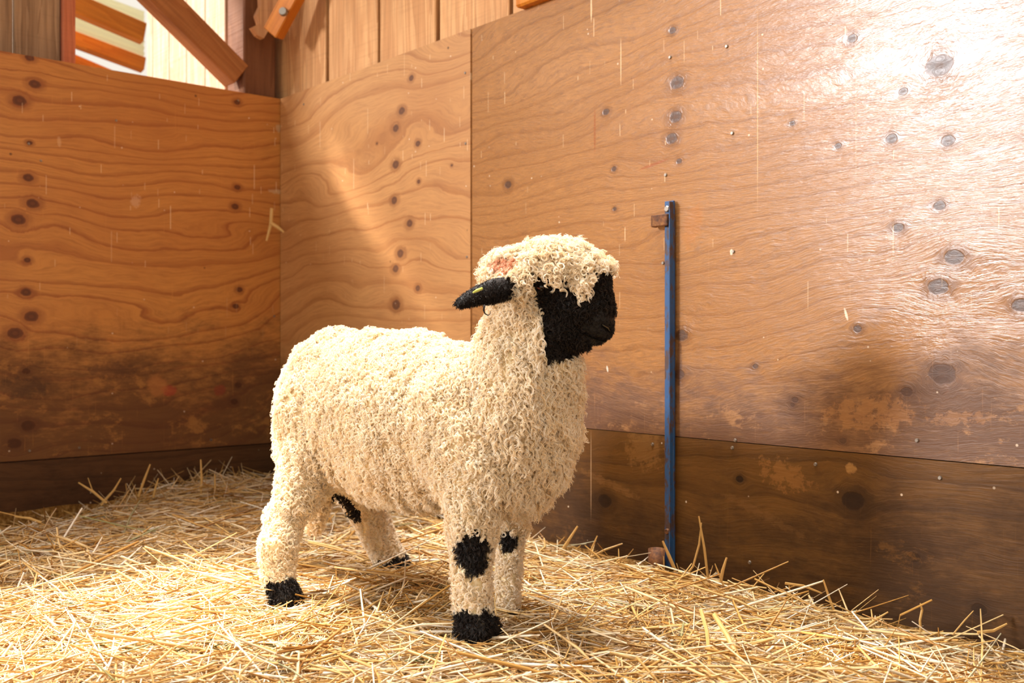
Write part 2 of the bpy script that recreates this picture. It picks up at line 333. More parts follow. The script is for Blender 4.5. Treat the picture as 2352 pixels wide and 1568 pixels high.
# screw heads on the sheets
steel = NT('dull_steel'); steel.b.inputs['Metallic'].default_value = .8; steel = steel.done(srgb(150, 140, 128), .4, .5)
def screws(M, parent, pts, d):
    for px, py in pts:
        p = onwall(M, px, py); bm = bmesh.new()
        bmesh.ops.create_cone(bm, cap_ends=True, segments=10, radius1=.0046, radius2=.0034, depth=.003,
                              matrix=Matrix.Translation((p.x, d, p.z)) @ Matrix.Rotation(math.radians(90), 4, 'X'))
        link('screw', mesh_from(bm, 'screw'), steel, parent)
screws(FR, wr, [(1540,132),(1530,402),(1524,604),(1685,578),(1683,1028),(1690,1011),(2107,1011),(2160,1097),(1500,1020),(1670,107),(1683,306),(1874,1066),(1723,1291)], -.003)
screws(FR, wr, [(1071,168),(1072,330),(1075,590),(700,240)], -.005)
screws(FL, wl, [(547,231),(66,330),(267,277),(94,369),(485,1010),(182,1028),(68,1035),(630,726)], -.001)

# ------------------------------------------------------------------ timbers and openings above the left wall
z0 = WALLTOP - .35
def lx(px, d, py=120): return onwall(FL, px, py, d).x
post = box('corner_post', lx(560, .042), .0, .042, .19, 0.0, 3.3, post_m, bev=.006, mw=FL)
tag(post, 'thick brown corner post rising behind where the two plywood walls meet', 'post')
# diagonal brace up to the left of the post
pa = FL @ Vector((lx(558, .06) + .0, .095, onwall(FL, 545, 165, .095).z - .01)); 
a_ = onwall(FL, 536, 168, .085); b_ = onwall(FL, 368, 0, .085); dd = (b_ - a_)
a2 = a_ - dd * .05; b2 = a_ + dd * 1.5
br = beam('diagonal_brace', FL @ a2, FL @ b2, .102, .09, brace_m, up=FL.to_3x3() @ Vector((0, -1, 0)))
tag(br, 'square brown diagonal brace slanting down to the corner post above the left wall', 'brace')
# short orange brace on the right side of the post
a3 = at(628, 78, 3.975); b3 = at(702, -60, 3.885)
ob = empty('knee_brace', loc=a3); tag(ob, 'short orange knee brace with a round bolt at the top of the corner', 'brace')
bm_ = beam('timber', a3, b3 + (b3 - a3) * .6, .075, .05, orange_m, up=Vector((-.4, -.9, 0)))
bm_.parent = ob; bm_.matrix_parent_inverse = ob.matrix_world.inverted() if False else Matrix.Translation(-a3)
bm = bmesh.new(); bmesh.ops.create_cone(bm, cap_ends=True, segments=12, radius1=.018, radius2=.014, depth=.012)
pb = at(650, 26, 3.885); mw = Vector((-.15, -1, 0)).to_track_quat('Z', 'Y').to_matrix().to_4x4(); mw.translation = pb
o = link('bolt', mesh_from(bm, 'bolt'), steel, None, mw); o.parent = ob; o.matrix_parent_inverse = Matrix.Translation(-a3); o['label'] = 'grey bolt head'
# split pale cheek of wood beside the knee brace
bm = bmesh.new()
prof = [(598,-30),(612,-30),(640,-30),(668,-30),(634,40),(606,88),(592,80),(580,62),(596,54),(590,34),(600,12)]
vf = [bm.verts.new(FL.inverted() @ at(px, py, 4.035)) for px, py in prof]; vb = [bm.verts.new(v.co + Vector((0, .03, 0))) for v in vf]
bm.faces.new(vf[::-1]); bm.faces.new(vb)
for i in range(len(vf)): bm.faces.new((vf[i], vf[(i + 1) % len(vf)], vb[(i + 1) % len(vf)], vb[i]))
bmesh.ops.recalc_face_normals(bm, faces=bm.faces)
o = link('splintered_block', mesh_from(bm, 'splintered_block'), board_wood('splinter_wood', srgb(206, 150, 98), srgb(170, 112, 66)), None, FL)
tag(o, 'splintered pale block of wood fixed between corner post and knee brace', 'block')
# ledger block above the right plywood
p0 = onwall(FR, 1200, 28); p1 = onwall(FR, 1275, 3)
o = box('ledger_block', p0.x, p0.x + .62, -.03, .034, WALLTOP + .001, WALLTOP + .15, orange_m, bev=.006, mw=FR)
tag(o, 'orange wood block resting on the top edge of the right plywood wall', 'block')
# barn wing wall going away beyond the brace (pale, sunlit)
wing = empty('wing_wall', FL); tag(wing, 'pale sunlit boarded wall seen beyond the diagonal brace', 'wall')
yy = .20; n = 0
while yy < 1.0:
    nxt = min(yy + .19, 1.03)
    link('board', mesh_from(bm_box(lx(520, .2) - .006, lx(520, .2) + .016, yy + .003, nxt - .003, 0, 3.2, .003), 'board'), pale_m, wing); yy = nxt
# weathered boards with a reddish edge trim, left part of the opening
gw = empty('weathered_partition', FL); tag(gw, 'grey-brown weathered board partition standing above the left wall', 'partition')
xr = lx(140, .12); xs = [xr - .16 * k for k in range(4)]
for k in range(3):
    box('board', xs[k + 1] + .002, xs[k] - .002, .12 + .004 * (k % 2), .15, 0, 3.3, grey_m, gw, bev=.003)
o = box('edge_trim', xr + .001, lx(174, .10), .10, .16, 0, 3.3, red_m, gw, bev=.004); o['label'] = 'reddish edge board'
# neighbouring bay: joists and translucent roof sheets
D = 6.0
def joist(px0, py0, px1, py1, wpx, Ya, Yb, mat, label):
    a, b = at(px0, py0, Ya), at(px1, py1, Yb)
    o = beam('roof_joist', a, b, .05, wpx / F * (Ya + Yb) / 2, mat, up=Vector((0, .25, 1)), bev=.004)
    tag(o, label, 'joist'); return o
joist(120, -12, 330, 78, 50, 5.2, 5.5, orange_m, 'topmost orange roof joist seen through the opening beyond the left wall')
joist(120, 72, 330, 150, 34, 5.4, 5.7, orange_m, 'middle orange roof joist below the bright corrugated strip')
joist(120, 118, 330, 206, 22, 5.5, 5.8, orange_m, 'lowest thin orange roof joist just above the left wall edge')
tr = NT('translucent_sheet'); tr.put(tr.b.inputs['Transmission Weight'], .0)
sheet_m = tr.done(srgb(236, 230, 196), .4, .5)
def corrugated(name, corners, mat, n=40, amp=.02):
    a, b, c, d = [Vector(v) for v in corners]; bm = bmesh.new(); nrm = (b - a).cross(d - a).normalized(); rows = []
    for i in range(n * 4 + 1):
        u = i / (n * 4); off = nrm * amp * math.sin(i * math.pi / 2 * 1.0 + .3)
        rows.append((bm.verts.new(a.lerp(b, u) + off), bm.verts.new(d.lerp(c, u) + off)))
    for i in range(len(rows) - 1): bm.faces.new((rows[i][0], rows[i + 1][0], rows[i + 1][1], rows[i][1]))
    bmesh.ops.solidify(bm, geom=bm.faces[:], thickness=.002)
    return link(name, mesh_from(bm, name), mat)
o = corrugated('roof_sheet', [at(60, 40, 5.5), at(60, -70, 6.6), at(330, 30, 6.9), at(330, 138, 5.8)], sheet_m, 9, .02)
tag(o, 'pale corrugated roof sheet above the orange joists', 'roof sheet')
o = box('lean_to_wall', -1.6, -.62, 2.6, 2.63, 0, 2.28, board_wood('lean_to_wood', srgb(190, 112, 34), srgb(150, 82, 20)), bev=0, mw=FL)
tag(o, 'dark orange boarded wall of the next bay behind the joists', 'wall')

# ------------------------------------------------------------------ blue latch bar
t = NT('chipped_blue_paint'); P = t.coord(); n1 = t.noise(t.vmul(P, (1, 1, .45)), 55, 5, .7); n2 = t.noise(P, 9, 3, .6)
msk = t.ss(t.math('ADD', n1, t.math('MULTIPLY', n2, .5)), .74, .84)
blue_m = t.done(t.mix(msk, t.mix(n2, srgb(24, 66, 118), srgb(48, 92, 136)), t.mix(n1, srgb(92, 58, 44), srgb(60, 50, 50))), .5, .5)
t = NT('rust'); P = t.coord(); n1 = t.noise(P, 70, 5, .7)
rust_m = t.done(t.ramp(n1, [(.3, srgb(58, 40, 30)), (.5, srgb(104, 62, 34)), (.7, srgb(150, 100, 46))]), .7, .4); 
pt = onwall(FR, 1541, 462, -.005); pz0 = onwall(FR, 1541, 1300, -.005).z
bar = empty('latch_bar', FR @ Matrix.Translation((pt.x, -.005, 0))); tag(bar, 'tall narrow blue metal bar bolted upright to the plywood wall', 'bar')
hw = .0145
box('bar', -hw, hw, -.008, 0, pz0, pt.z, blue_m, bar, bev=.0012)
box('flange', hw - .0035, hw, -.022, -.008, pz0, pt.z - .003, blue_m, bar, bev=.001)
def bolt(z, r, mat, lab):
    bm = bmesh.new(); bmesh.ops.create_cone(bm, cap_ends=True, segments=6, radius1=r, radius2=r, depth=.008)
    bmesh.ops.bevel(bm, geom=bm.edges[:], offset=.0015, segments=1, affect='EDGES')
    bmesh.ops.transform(bm, matrix=Matrix.Translation((-.002, -.012, z)) @ Matrix.Rotation(math.radians(90), 4, 'X'), verts=bm.verts)
    o = link('bolt', mesh_from(bm, 'bolt'), mat, bar); o['label'] = lab
bolt(onwall(FR, 1541, 478, -.02).z, .0085, steel, 'pale hexagonal bolt at the top'); bolt(onwall(FR, 1538, 1222, -.02).z, .008, rust_m, 'rusty bolt near the bottom')
zb = onwall(FR, 1541, 503, -.02).z
bm = bm_box(-.050, .004, -.020, -.009, zb - .0155, zb + .0145, .002)
bm_box(-.050, -.044, -.020, .0, zb - .0155, zb + .0145, .001, bm=bm)
o = link('keeper', mesh_from(bm, 'keeper'), rust_m, bar); o['label'] = 'rusty bent keeper near the top'
def tube(name, r, ri, h, mw, mat, parent=None, seg=28):
    bm = bmesh.new(); ring = []
    for (rr, zz) in ((r, 0), (r, h), (ri, h), (ri, 0)):
        ring.append([bm.verts.new((rr * math.cos(2 * math.pi * k / seg), rr * math.sin(2 * math.pi * k / seg), zz)) for k in range(seg)])
    for a in range(4):
        for k in range(seg): bm.faces.new((ring[a][k], ring[a][(k + 1) % seg], ring[(a + 1) % 4][(k + 1) % seg], ring[(a + 1) % 4][k]))
    o = link(name, mesh_from(bm, name), mat, parent); o.matrix_local = mw
    for p in o.data.polygons: p.use_smooth = True
    return o
zt = onwall(FR, 1528, 1262, -.03).z
o = tube('socket', .021, .018, .075, Matrix.Translation((-.020, -.032, zt - .075)), rust_m, bar); o['label'] = 'rusty pipe socket at the foot'

# ------------------------------------------------------------------ straw bed
def sn(x, y, s, seed=0.0):
    v = np.zeros_like(x)
    for k in range(7):
        a = seed * 1.7 + k * 2.399; f = s * (1 + .47 * k)
        v += np.sin(x * math.cos(a) * f + y * math.sin(a) * f + k * 1.9 + seed) / (1 + .5 * k)
    return v / 2.6
Mi = FR.inverted(); 
def wallco(x, y):
    s = (x - Cx) * R.x + (y - Cy) * R.y; d = -((x - Cx) * L.x + (y - Cy) * L.y); return s, d   # distance from left wall, from right wall
def height(x, y):
    s, d = wallco(x, y)
    h = .118 + .010 * sn(x, y, 6, 1.0) + .005 * sn(x, y, 17, 4.0)
    h += .045 * np.exp(-((s - .25) ** 2 + (d - .35) ** 2) / .16)
    h -= .095 * np.exp(-(s / .35) ** 2) * (1 / (1 + np.exp(-(d - .75) * 9)))
    h -= .03 * np.exp(-(d / .10) ** 2) * (s > 1.0)
    h -= .014 / (1 + np.exp(-(s - 2.3) * 8))
    h += .0 * np.exp(-((x + .17) ** 2 / .05 + (y - 2.12) ** 2 / .02))
    return h
t = NT('matted_straw'); P = t.coord(); n1 = t.noise(t.vmul(P, (1, 1.6, 1)), 60, 6, .75); n2 = t.noise(P, 12, 4, .6)
bed_m = t.ramp(n1, [(.30, srgb(84, 54, 20)), (.5, srgb(160, 114, 52)), (.68, srgb(220, 178, 110))]); t.bump(n1, .8, .02); bed_m = t.done(bed_m, .8, .2)
gx, gy = np.meshgrid(np.linspace(-2.9, 2.3, 150), np.linspace(.6, 4.6, 120))
co = np.stack([gx.ravel(), gy.ravel(), height(gx.ravel(), gy.ravel()) - .012], 1)
s_, d_ = wallco(co[:, 0], co[:, 1]); 
out_s = np.minimum(s_ - .001, 0); out_d = np.minimum(d_ - .002, 0)       # pull the skirt back to the walls
co[:, 0] += -out_s * R.x + out_d * L.x * 1; co[:, 1] += -out_s * R.y + out_d * L.y * 1
i = np.arange(gx.size).reshape(gx.shape)
q = np.stack([i[:-1, :-1], i[:-1, 1:], i[1:, 1:], i[1:, :-1]], -1).reshape(-1, 4)
me = bpy.data.meshes.new('straw_base'); me.from_pydata(co.tolist(), [], q.tolist())
for p in me.polygons: p.use_smooth = True
bed = empty('straw_bedding', loc=(0, 2.2, 0)); tag(bed, 'thick golden straw bedding spread over the whole stall floor', 'straw', kind='stuff')
ob_ = link('matted_base', me, bed_m, bed); ob_.matrix_parent_inverse = Matrix.Translation((0, -2.2, 0)); ob_['kind'] = 'stuff'

t = NT('straw'); ri = t.node('ShaderNodeNewGeometry', 8); P = t.coord()
cr = t.ramp(ri, [(0, srgb(150, 98, 40)), (.12, srgb(200, 148, 72)), (.35, srgb(226, 184, 112)), (.6, srgb(238, 206, 148)), (.82, srgb(248, 230, 196)), (.97, srgb(248, 236, 216)), (1.0, srgb(150, 146, 80))])
nn_ = t.noise(P, 40, 3, .6); cr = t.mix(t.ss(nn_, .45, .75, 0, .3), cr, srgb(200, 140, 60))
straw_m = t.done(cr, .42, .45)
tb = t.n.new('ShaderNodeBsdfTranslucent'); t.put(tb.inputs[0], cr); mx = t.n.new('ShaderNodeMixShader'); mx.inputs[0].default_value = .16
t.t.links.new(t.b.outputs[0], mx.inputs[1]); t.t.links.new(tb.outputs[0], mx.inputs[2]); t.t.links.new(mx.outputs[0], t.out.inputs[0])

def stalks(P0, D, Ln, W, bend, thick=.45):
    """vectorised flattened stalks: 3 rings x 4 verts"""
    n = len(P0); up = np.array([0, 0, 1.0]); side = np.cross(D, up); side /= np.linalg.norm(side, axis=1, keepdims=True) + 1e-9
    nor = np.cross(side, D); th = rng.uniform(0, math.pi, n)[:, None]
    s2 = side * np.cos(th) + nor * np.sin(th); n2 = -side * np.sin(th) + nor * np.cos(th)
    V = np.zeros((n, 3, 4, 3)); bd = bend[:, None] * (side * rng.normal(0, 1, (n, 1)) + nor * rng.normal(-.2, .5, (n, 1)))
    for r, (u, ws) in enumerate(((0, .8), (.5, 1.0), (1.0, .55))):
        c = P0 + D * (Ln * (u - .5))[:, None] + bd * (Ln * (1 - 4 * (u - .5) ** 2))[:, None]
        for k, (a, b) in enumerate(((1, 0), (0, 1), (-1, 0), (0, -1))):
            V[:, r, k] = c + s2 * (W * .5 * ws * a)[:, None] + n2 * (W * .5 * thick * ws * b)[:, None]
    base = (np.arange(n) * 12)[:, None]
    fs = []
    for r in range(2):
        for k in range(4): fs.append(np.stack([r * 4 + k, r * 4 + (k + 1) % 4, r * 4 + 4 + (k + 1) % 4, r * 4 + 4 + k]))
    fs = np.array(fs)                                                      # 8 x 4
    Q = (base[:, :, None] + fs[None]).reshape(-1, 4)
    return V.reshape(-1, 3), Q
def quad_mesh(name, V, Q):
    me = bpy.data.meshes.new(name); me.vertices.add(len(V)); me.vertices.foreach_set('co', V.ravel().astype(np.float32))
    me.loops.add(Q.size); me.loops.foreach_set('vertex_index', Q.ravel().astype(np.int32))
    me.polygons.add(len(Q)); me.polygons.foreach_set('loop_start', np.arange(0, Q.size, 4, dtype=np.int32))
    me.update(calc_edges=True); return me
def scatter(n, lmu, lsig, wlo, whi, tilt, lift, xr=.80, nearbias=1.25, ymin=1.25):
    y = ymin + (4.2 - ymin) * rng.random(n * 3) ** nearbias; x = (rng.random(n * 3) * 2 - 1) * (xr * y + .1)
    s, d = wallco(x, y); ok = (s > .015) & (d > .02); x, y = x[ok][:n], y[ok][:n]; n = len(x)
    Ln = np.clip(np.exp(rng.normal(lmu, lsig, n)), .012, .30); W = rng.uniform(wlo, whi, n)
    az = rng.uniform(0, 2 * math.pi, n); az = np.where(rng.random(n) < .25, rng.normal(.0, .45, n), az); az = np.where(rng.random(n) < .40, 2.6 * sn(x, y, 5, 2.0) + rng.normal(0, .35, n), az)
    el = rng.normal(0, tilt, n)
    D = np.stack([np.cos(az) * np.cos(el), np.sin(az) * np.cos(el), np.sin(el)], 1)
    z = height(x, y) + rng.uniform(-.012, lift, n) + np.abs(np.sin(el)) * Ln * .3
    # follow the slope of the heap, keep the ends inside the walls
    for sg in (-.5, .5):
        s, d = wallco(x + D[:, 0] * Ln * sg, y + D[:, 1] * Ln * sg)
        ps = np.maximum(.010 - s, 0); pd = np.maximum(.024 - d, 0)
        x = x + ps * R.x - pd * L.x; y = y + ps * R.y - pd * L.y
    hx = (height(x + D[:, 0] * Ln * .5, y + D[:, 1] * Ln * .5) - height(x - D[:, 0] * Ln * .5, y - D[:, 1] * Ln * .5)) / Ln
    D[:, 2] += hx * .8; D /= np.linalg.norm(D, axis=1, keepdims=True)
    return stalks(np.stack([x, y, z], 1), D, Ln, W, np.abs(rng.normal(0, .05, n)))
parts = [scatter(34000, math.log(.085), .55, .0024, .0052, .11, .010),
         scatter(9000, math.log(.15), .35, .0032, .0072, .17, .022),
         scatter(30000, math.log(.026), .5, .0010, .0032, .28, .014, nearbias=1.5), scatter(24000, math.log(.065), .5, .0011, .0026, .16, .016, nearbias=1.5)]
def edge_tuft(n, srange, drange, tilt):
    s = rng.uniform(*srange, n); d = rng.uniform(*drange, n); x = Cx + s * R.x - d * L.x; y = Cy + s * R.y - d * L.y
    az = rng.uniform(0, 2 * math.pi, n); el = rng.uniform(.15, tilt, n); Ln = rng.uniform(.06, .15, n)
    D = np.stack([np.cos(az) * np.cos(el), np.sin(az) * np.cos(el), np.sin(el)], 1)
    for sg in (-.5, .5):
        s, d = wallco(x + D[:, 0] * Ln * sg, y + D[:, 1] * Ln * sg); ps = np.maximum(.012 - s, 0); pd = np.maximum(.03 - d, 0)
        x = x + ps * R.x - pd * L.x; y = y + ps * R.y - pd * L.y
    return stalks(np.stack([x, y, height(x, y) + np.sin(el) * Ln * .36], 1), D, Ln, rng.uniform(.0025, .0055, n), np.abs(rng.normal(0, .06, n)))
parts += [edge_tuft(110, (.05, .4), (.25, .80), 1.1), edge_tuft(60, (.03, .25), (.8, 1.3), .7), edge_tuft(110, (.6, 2.7), (.03, .16), .8)]
for k, (V, Q) in enumerate(parts):
    o = link(('straw_stalks', 'long_straw_stalks', 'chaff', 'fine_straw_stalks', 'straw_tuft', 'straw_tuft', 'straw_tuft')[k], quad_mesh('straw', V, Q), straw_m, bed)
    o.matrix_parent_inverse = Matrix.Translation((0, -2.2, 0)); o['kind'] = 'stuff'

# ------------------------------------------------------------------ the lamb
FWD = Vector((.722, -.692, 0)); LAT = Vector((.692, .722, 0))              # body axis (towards the chest), far side
BODY_M = Matrix((FWD, LAT, Vector((0, 0, 1)))).transposed()
def add_ell(bm, c, a, b, cc, M=None, seg=3):
    r = bmesh.ops.create_icosphere(bm, subdivisions=seg, radius=1.0)
    M = M or Matrix.Identity(3)
    for v in r['verts']: v.co = Vector(c) + M @ Vector((v.co.x * a, v.co.y * b, v.co.z * cc))
def add_chain(bm, pts, steps=7):
    """pts: (px, py, depth, radius px): a limb that tapers from joint to joint"""
    P = [(at(px, py, Y), r / F * Y) for px, py, Y, r in pts]
    for (a, ra), (b, rb) in zip(P[:-1], P[1:]):
        n = max(2, int((b - a).length / (min(ra, rb) * .35)))
        for k in range(n + 1):
            u = k / n; r = ra + (rb - ra) * u
            add_ell(bm, a.lerp(b, u), r, r, r, seg=2)
LEGS = {
    'near_rear':  [(712, 1040, 2.30, 62), (690, 1110, 2.28, 52), (658, 1180, 2.25, 40), (636, 1255, 2.21, 38), (640, 1315, 2.20, 34), (648, 1350, 2.19, 31)],
    'near_front': [(1085, 1085, 2.00, 78), (1080, 1165, 1.975, 60), (1086, 1230, 1.96, 44), (1086, 1285, 1.955, 42), (1084, 1340, 1.95, 40), (1086, 1395, 1.95, 38)],
    'far_front':  [(1195, 1090, 2.14, 60), (1184, 1165, 2.15, 36), (1174, 1240, 2.15, 26), (1168, 1310, 2.145, 26), (1166, 1375, 2.14, 24), (1166, 1405, 2.14, 22)],
    'far_rear':   [(800, 1060, 2.50, 62), (836, 1150, 2.53, 40), (862, 1210, 2.545, 36), (882, 1255, 2.55, 33), (896, 1285, 2.555, 28)],
}
bm = bmesh.new()
add_ell(bm, at(788, 915, 2.42), .160, .140, .160, BODY_M)                     # rump
add_ell(bm, at(725, 985, 2.34), .085, .085, .145, BODY_M)                     # near thigh
add_ell(bm, at(790, 1000, 2.50), .09, .07, .13, BODY_M)                       # far thigh
add_ell(bm, at(850, 950, 2.33), .17, .150, .185, BODY_M)
add_ell(bm, at(950, 962, 2.22), .19, .158, .187, BODY_M)                      # barrel
add_ell(bm, at(1075, 965, 2.10), .150, .140, .150, BODY_M)                    # shoulders
add_ell(bm, at(1015, 965, 2.16), .13, .148, .165, BODY_M); add_ell(bm, at(900, 955, 2.275), .15, .152, .187, BODY_M)
add_ell(bm, at(1205, 935, 2.02), .098, .115, .175, BODY_M)                    # breast
add_ell(bm, at(1180, 1050, 2.03), .085, .11, .10, BODY_M)
add_ell(bm, at(1085, 1050, 2.00), .085, .07, .12, BODY_M)
add_chain(bm, [(1150, 890, 2.05, 112), (1185, 820, 2.03, 92), (1200, 740, 2.02, 76), (1208, 665, 2.0, 70)])
add_chain(bm, [(1225, 900, 2.02, 98), (1240, 830, 2.01, 88), (1240, 760, 2.0, 76)])
for k in LEGS: add_chain(bm, LEGS[k])
add_chain(bm, [(735, 1060, 2.42, 40), (726, 1150, 2.44, 24), (720, 1205, 2.45, 18)])     # woolly tail hanging behind the near leg
# skull, forehead, cheeks, muzzle
add_ell(bm, at(1212, 640, 1.99), .080, .066, .052)
add_ell(bm, at(1275, 622, 1.985), .080, .062, .052)
add_ell(bm, at(1335, 636, 1.98), .055, .056, .046)
add_ell(bm, at(1318, 690, 1.98), .072, .056, .070)
add_chain(bm, [(1345, 668, 1.975, 60), (1354, 700, 1.975, 56), (1366, 738, 1.975, 48)])
add_chain(bm, [(1290, 745, 1.975, 56), (1325, 757, 1.975, 42), (1356, 766, 1.975, 30)])
add_chain(bm, [(1364, 735, 1.975, 49), (1373, 748, 1.975, 42), (1372, 762, 1.975, 32)])
# hooves: two toes on each foot
for px, py, Y, r in ((652, 1372, 2.185, 34), (1088, 1440, 1.94, 48), (1170, 1424, 2.14, 26), (904, 1300, 2.555, 32)):
    for sgn in (-1, 1):
        c = at(px, py, Y); rr = r / F * Y
        add_ell(bm, c + LAT * sgn * rr * .38 + FWD * rr * .25 + Vector((0, 0, .002)), rr * 1.05, rr * .55, rr * .75, BODY_M, 2)
    add_ell(bm, at(px, py - r * .7, Y), rr * .85, rr * .85, rr * .8, BODY_M, 2)
me = mesh_from(bm, 'lamb_blocks'); tmp = bpy.data.objects.new('tmp', me); C.objects.link(tmp)
md = tmp.modifiers.new('r', 'REMESH'); md.mode = 'VOXEL'; md.voxel_size = .0065; md.use_smooth_shade = True
sm = tmp.modifiers.new('s', 'SMOOTH'); sm.factor = .5; sm.iterations = 10
dg = bpy.context.evaluated_depsgraph_get(); dg.update()
body_me = bpy.data.meshes.new_from_object(tmp.evaluated_get(dg), depsgraph=dg)
bpy.data.objects.remove(tmp)
nv = len(body_me.vertices); V = np.zeros(nv * 3); body_me.vertices.foreach_get('co', V); V = V.reshape(-1, 3)
NR = np.zeros(nv * 3); body_me.vertices.foreach_get('normal', NR); NR = NR.reshape(-1, 3)

def inpoly(px, py, poly):
    r = np.zeros(len(px), bool); j = len(poly) - 1
    for i in range(len(poly)):
        xi, yi = poly[i]; xj, yj = poly[j]
        c = ((yi > py) != (yj > py)) & (px < (xj - xi) * (py - yi) / (yj - yi + 1e-9) + xi); r ^= c; j = i
    return r
HEADY = 1.985
FACE = [(1212, 632), (1228, 672), (1240, 720), (1246, 770), (1252, 826), (1295, 818), (1335, 802), (1440, 802), (1440, 600), (1400, 618), (1370, 622), (1330, 640), (1290, 645)]
def side(p):                                                               # side view of the head plane, in head-sized units
    return 1176 + p[:, 0] * F / HEADY, 784 - (p[:, 2] - CAMZ) * F / HEADY
def ball(p, c, r, sq=(1, 1, 1)):
    d = (p - np.array(c)) / np.array(sq); return 1 - np.linalg.norm(d, axis=1) / r
def blackness(p):
    """>0 inside a black patch (metres-ish units)"""
    sx, sy = side(p); m = np.where(inpoly(sx, sy, FACE) & (p[:, 2] > .64), 1.0, -1.0)
    nz = sn(p[:, 0] + p[:, 1], p[:, 2], 160, 2.0) * .16
    for c, r, sq in ((at(1088, 1262, 1.915), .040, (1, 1, .95)), (at(1093, 1290, 1.915), .026, (1, 1, 1.1)), (at(1165, 1245, 2.12), .024, (1, 1, 1)), (at(1180, 1238, 2.12), .016, (1, 1, 1)),
                     (at(604, 1132, 2.27), .016, (1, 1, 1)), (at(1228, 715, 1.93), .014, (1, 1, 2.0)), (at(1166, 700, 1.935), .013, (1.2, 1, 1)),
                     (at(652, 1372, 2.185), .052, (1, 1, .9)), (at(1086, 1456, 1.94), .070, (1, 1, .80)), (at(1170, 1428, 2.14), .034, (1, 1, 1)),
                     (at(904, 1303, 2.555), .047, (1, 1, .9)), (at(1140, 1400, 2.0), .013, (1, 1, 1))):
        m = np.maximum(m, ball(p, c, r, sq) + nz)
    return m
BL = blackness(V)
body_me.attributes.new('black', 'FLOAT', 'POINT').data.foreach_set('value', np.clip(BL * 8 + .5, 0, 1).astype(np.float32))
# crease of the mouth and the nostrils, pressed into the muzzle on both sides
def crease(pts, r, dep):
    for a, b in zip(pts[:-1], pts[1:]):
        ax, ay = side(V); A = np.array(a, float); B = np.array(b, float); ab = B - A
        pp = np.stack([ax, ay], 1) - A; u = np.clip((pp @ ab) / (ab @ ab), 0, 1); d = np.linalg.norm(pp - u[:, None] * ab, axis=1)
        wgt = np.exp(-(d / r) ** 2) * dep * (V[:, 2] > .64) * (np.abs(NR[:, 1]) > .2)
        V[:, :] -= NR * wgt[:, None] * (1 - 0)
# the fleece parts into hanging furrows
AXC = V[:, 0] * .722 - V[:, 1] * .692; LTC = V[:, 0] * .692 + V[:, 1] * .722
def furrow(p):
    a = p[:, 0] * .722 - p[:, 1] * .692; l = p[:, 0] * .692 + p[:, 1] * .722
    wv = sn(a + p[:, 2] * .28 + l * .6, p[:, 2] * .30, 95, 3.0) + .5 * sn(a - l, p[:, 2], 60, 7.0)
    return wv
V += NR * (furrow(V) * .0045 * (BL < 0) * (V[:, 2] > .30) * (V[:, 2] < .76))[:, None]
crease([(1318, 752), (1345, 770), (1372, 780), (1400, 783)], 4.0, .0035)
crease([(1378, 746), (1392, 756), (1400, 764)], 4.5, .0055)
body_me.vertices.foreach_set('co', V.ravel()); body_me.update()

t = NT('lamb_skin'); P = t.coord(); bk = t.attr('black', 2)
n1 = t.noise(P, 140, 4, .6); n2 = t.noise(P, 500, 2, .5)
cream = t.mix(t.ss(n1, .3, .7), srgb(232, 204, 150), srgb(252, 238, 204))
t.bump(t.math('ADD', n1, t.math('MULTIPLY', n2, .6)), .6, .004)
skin_m = t.done(t.mix(bk, cream, t.mix(n2, srgb(12, 9, 7), srgb(30, 23, 18))), .55, .35)
lamb = link('lamb', body_me, skin_m)
for p in body_me.polygons: p.use_smooth = True
LO = Vector((-.25, 2.25, .12))
body_me.transform(Matrix.Translation(-LO)); lamb.location = LO
tag(lamb, 'young black-nosed sheep with cream curly fleece standing in the straw', 'sheep')
def child(o, lab=None, kind=None):
    o.parent = lamb; o.matrix_parent_inverse = Matrix.Translation(-LO)
    if lab: o['label'] = lab
    if kind: o['kind'] = kind
    return o

# ---- wool: curly fibres in locks
def wool_mat(name, cols, rough=.55, trans=.35):
    t = NT(name); rnd = t.node('ShaderNodeHairInfo', 5) if False else None
    hi = t.n.new('ShaderNodeHairInfo'); col = t.ramp(hi.outputs['Random'], cols)
    m = t.done(col, rough, .25)
    tb = t.n.new('ShaderNodeBsdfTranslucent'); t.put(tb.inputs[0], col); mx = t.n.new('ShaderNodeMixShader'); mx.inputs[0].default_value = trans
    t.t.links.new(t.b.outputs[0], mx.inputs[1]); t.t.links.new(tb.outputs[0], mx.inputs[2]); t.t.links.new(mx.outputs[0], t.out.inputs[0])
    return m
cream_m = wool_mat('cream_wool', [(0, srgb(248, 222, 178)), (.5, srgb(253, 239, 213)), (1, srgb(255, 250, 240))])
black_m = wool_mat('black_wool', [(0, srgb(16, 12, 10)), (.6, srgb(34, 26, 21)), (1, srgb(58, 46, 38))], .45, .1)

# sample roots
tris = np.array([p.vertices[:] for p in body_me.polygons]) if False else None
body_me.calc_loop_triangles(); nt = len(body_me.loop_triangles); T = np.zeros(nt * 3, np.int32)
body_me.loop_triangles.foreach_get('vertices', T); T = T.reshape(-1, 3)
A3 = V[T]; area = np.linalg.norm(np.cross(A3[:, 1] - A3[:, 0], A3[:, 2] - A3[:, 0]), axis=1) / 2; cum = np.cumsum(area) / area.sum()
print('lamb area', area.sum(), 'verts', nv)
def roots(n):
    ti = np.searchsorted(cum, rng.random(n)); r1 = np.sqrt(rng.random(n)); r2 = rng.random(n)
    b = np.stack([1 - r1, r1 * (1 - r2), r1 * r2], 1)
    p = (V[T[ti]] * b[:, :, None]).sum(1); nn = (NR[T[ti]] * b[:, :, None]).sum(1); nn /= np.linalg.norm(nn, axis=1, keepdims=True) + 1e-9
    return p, nn
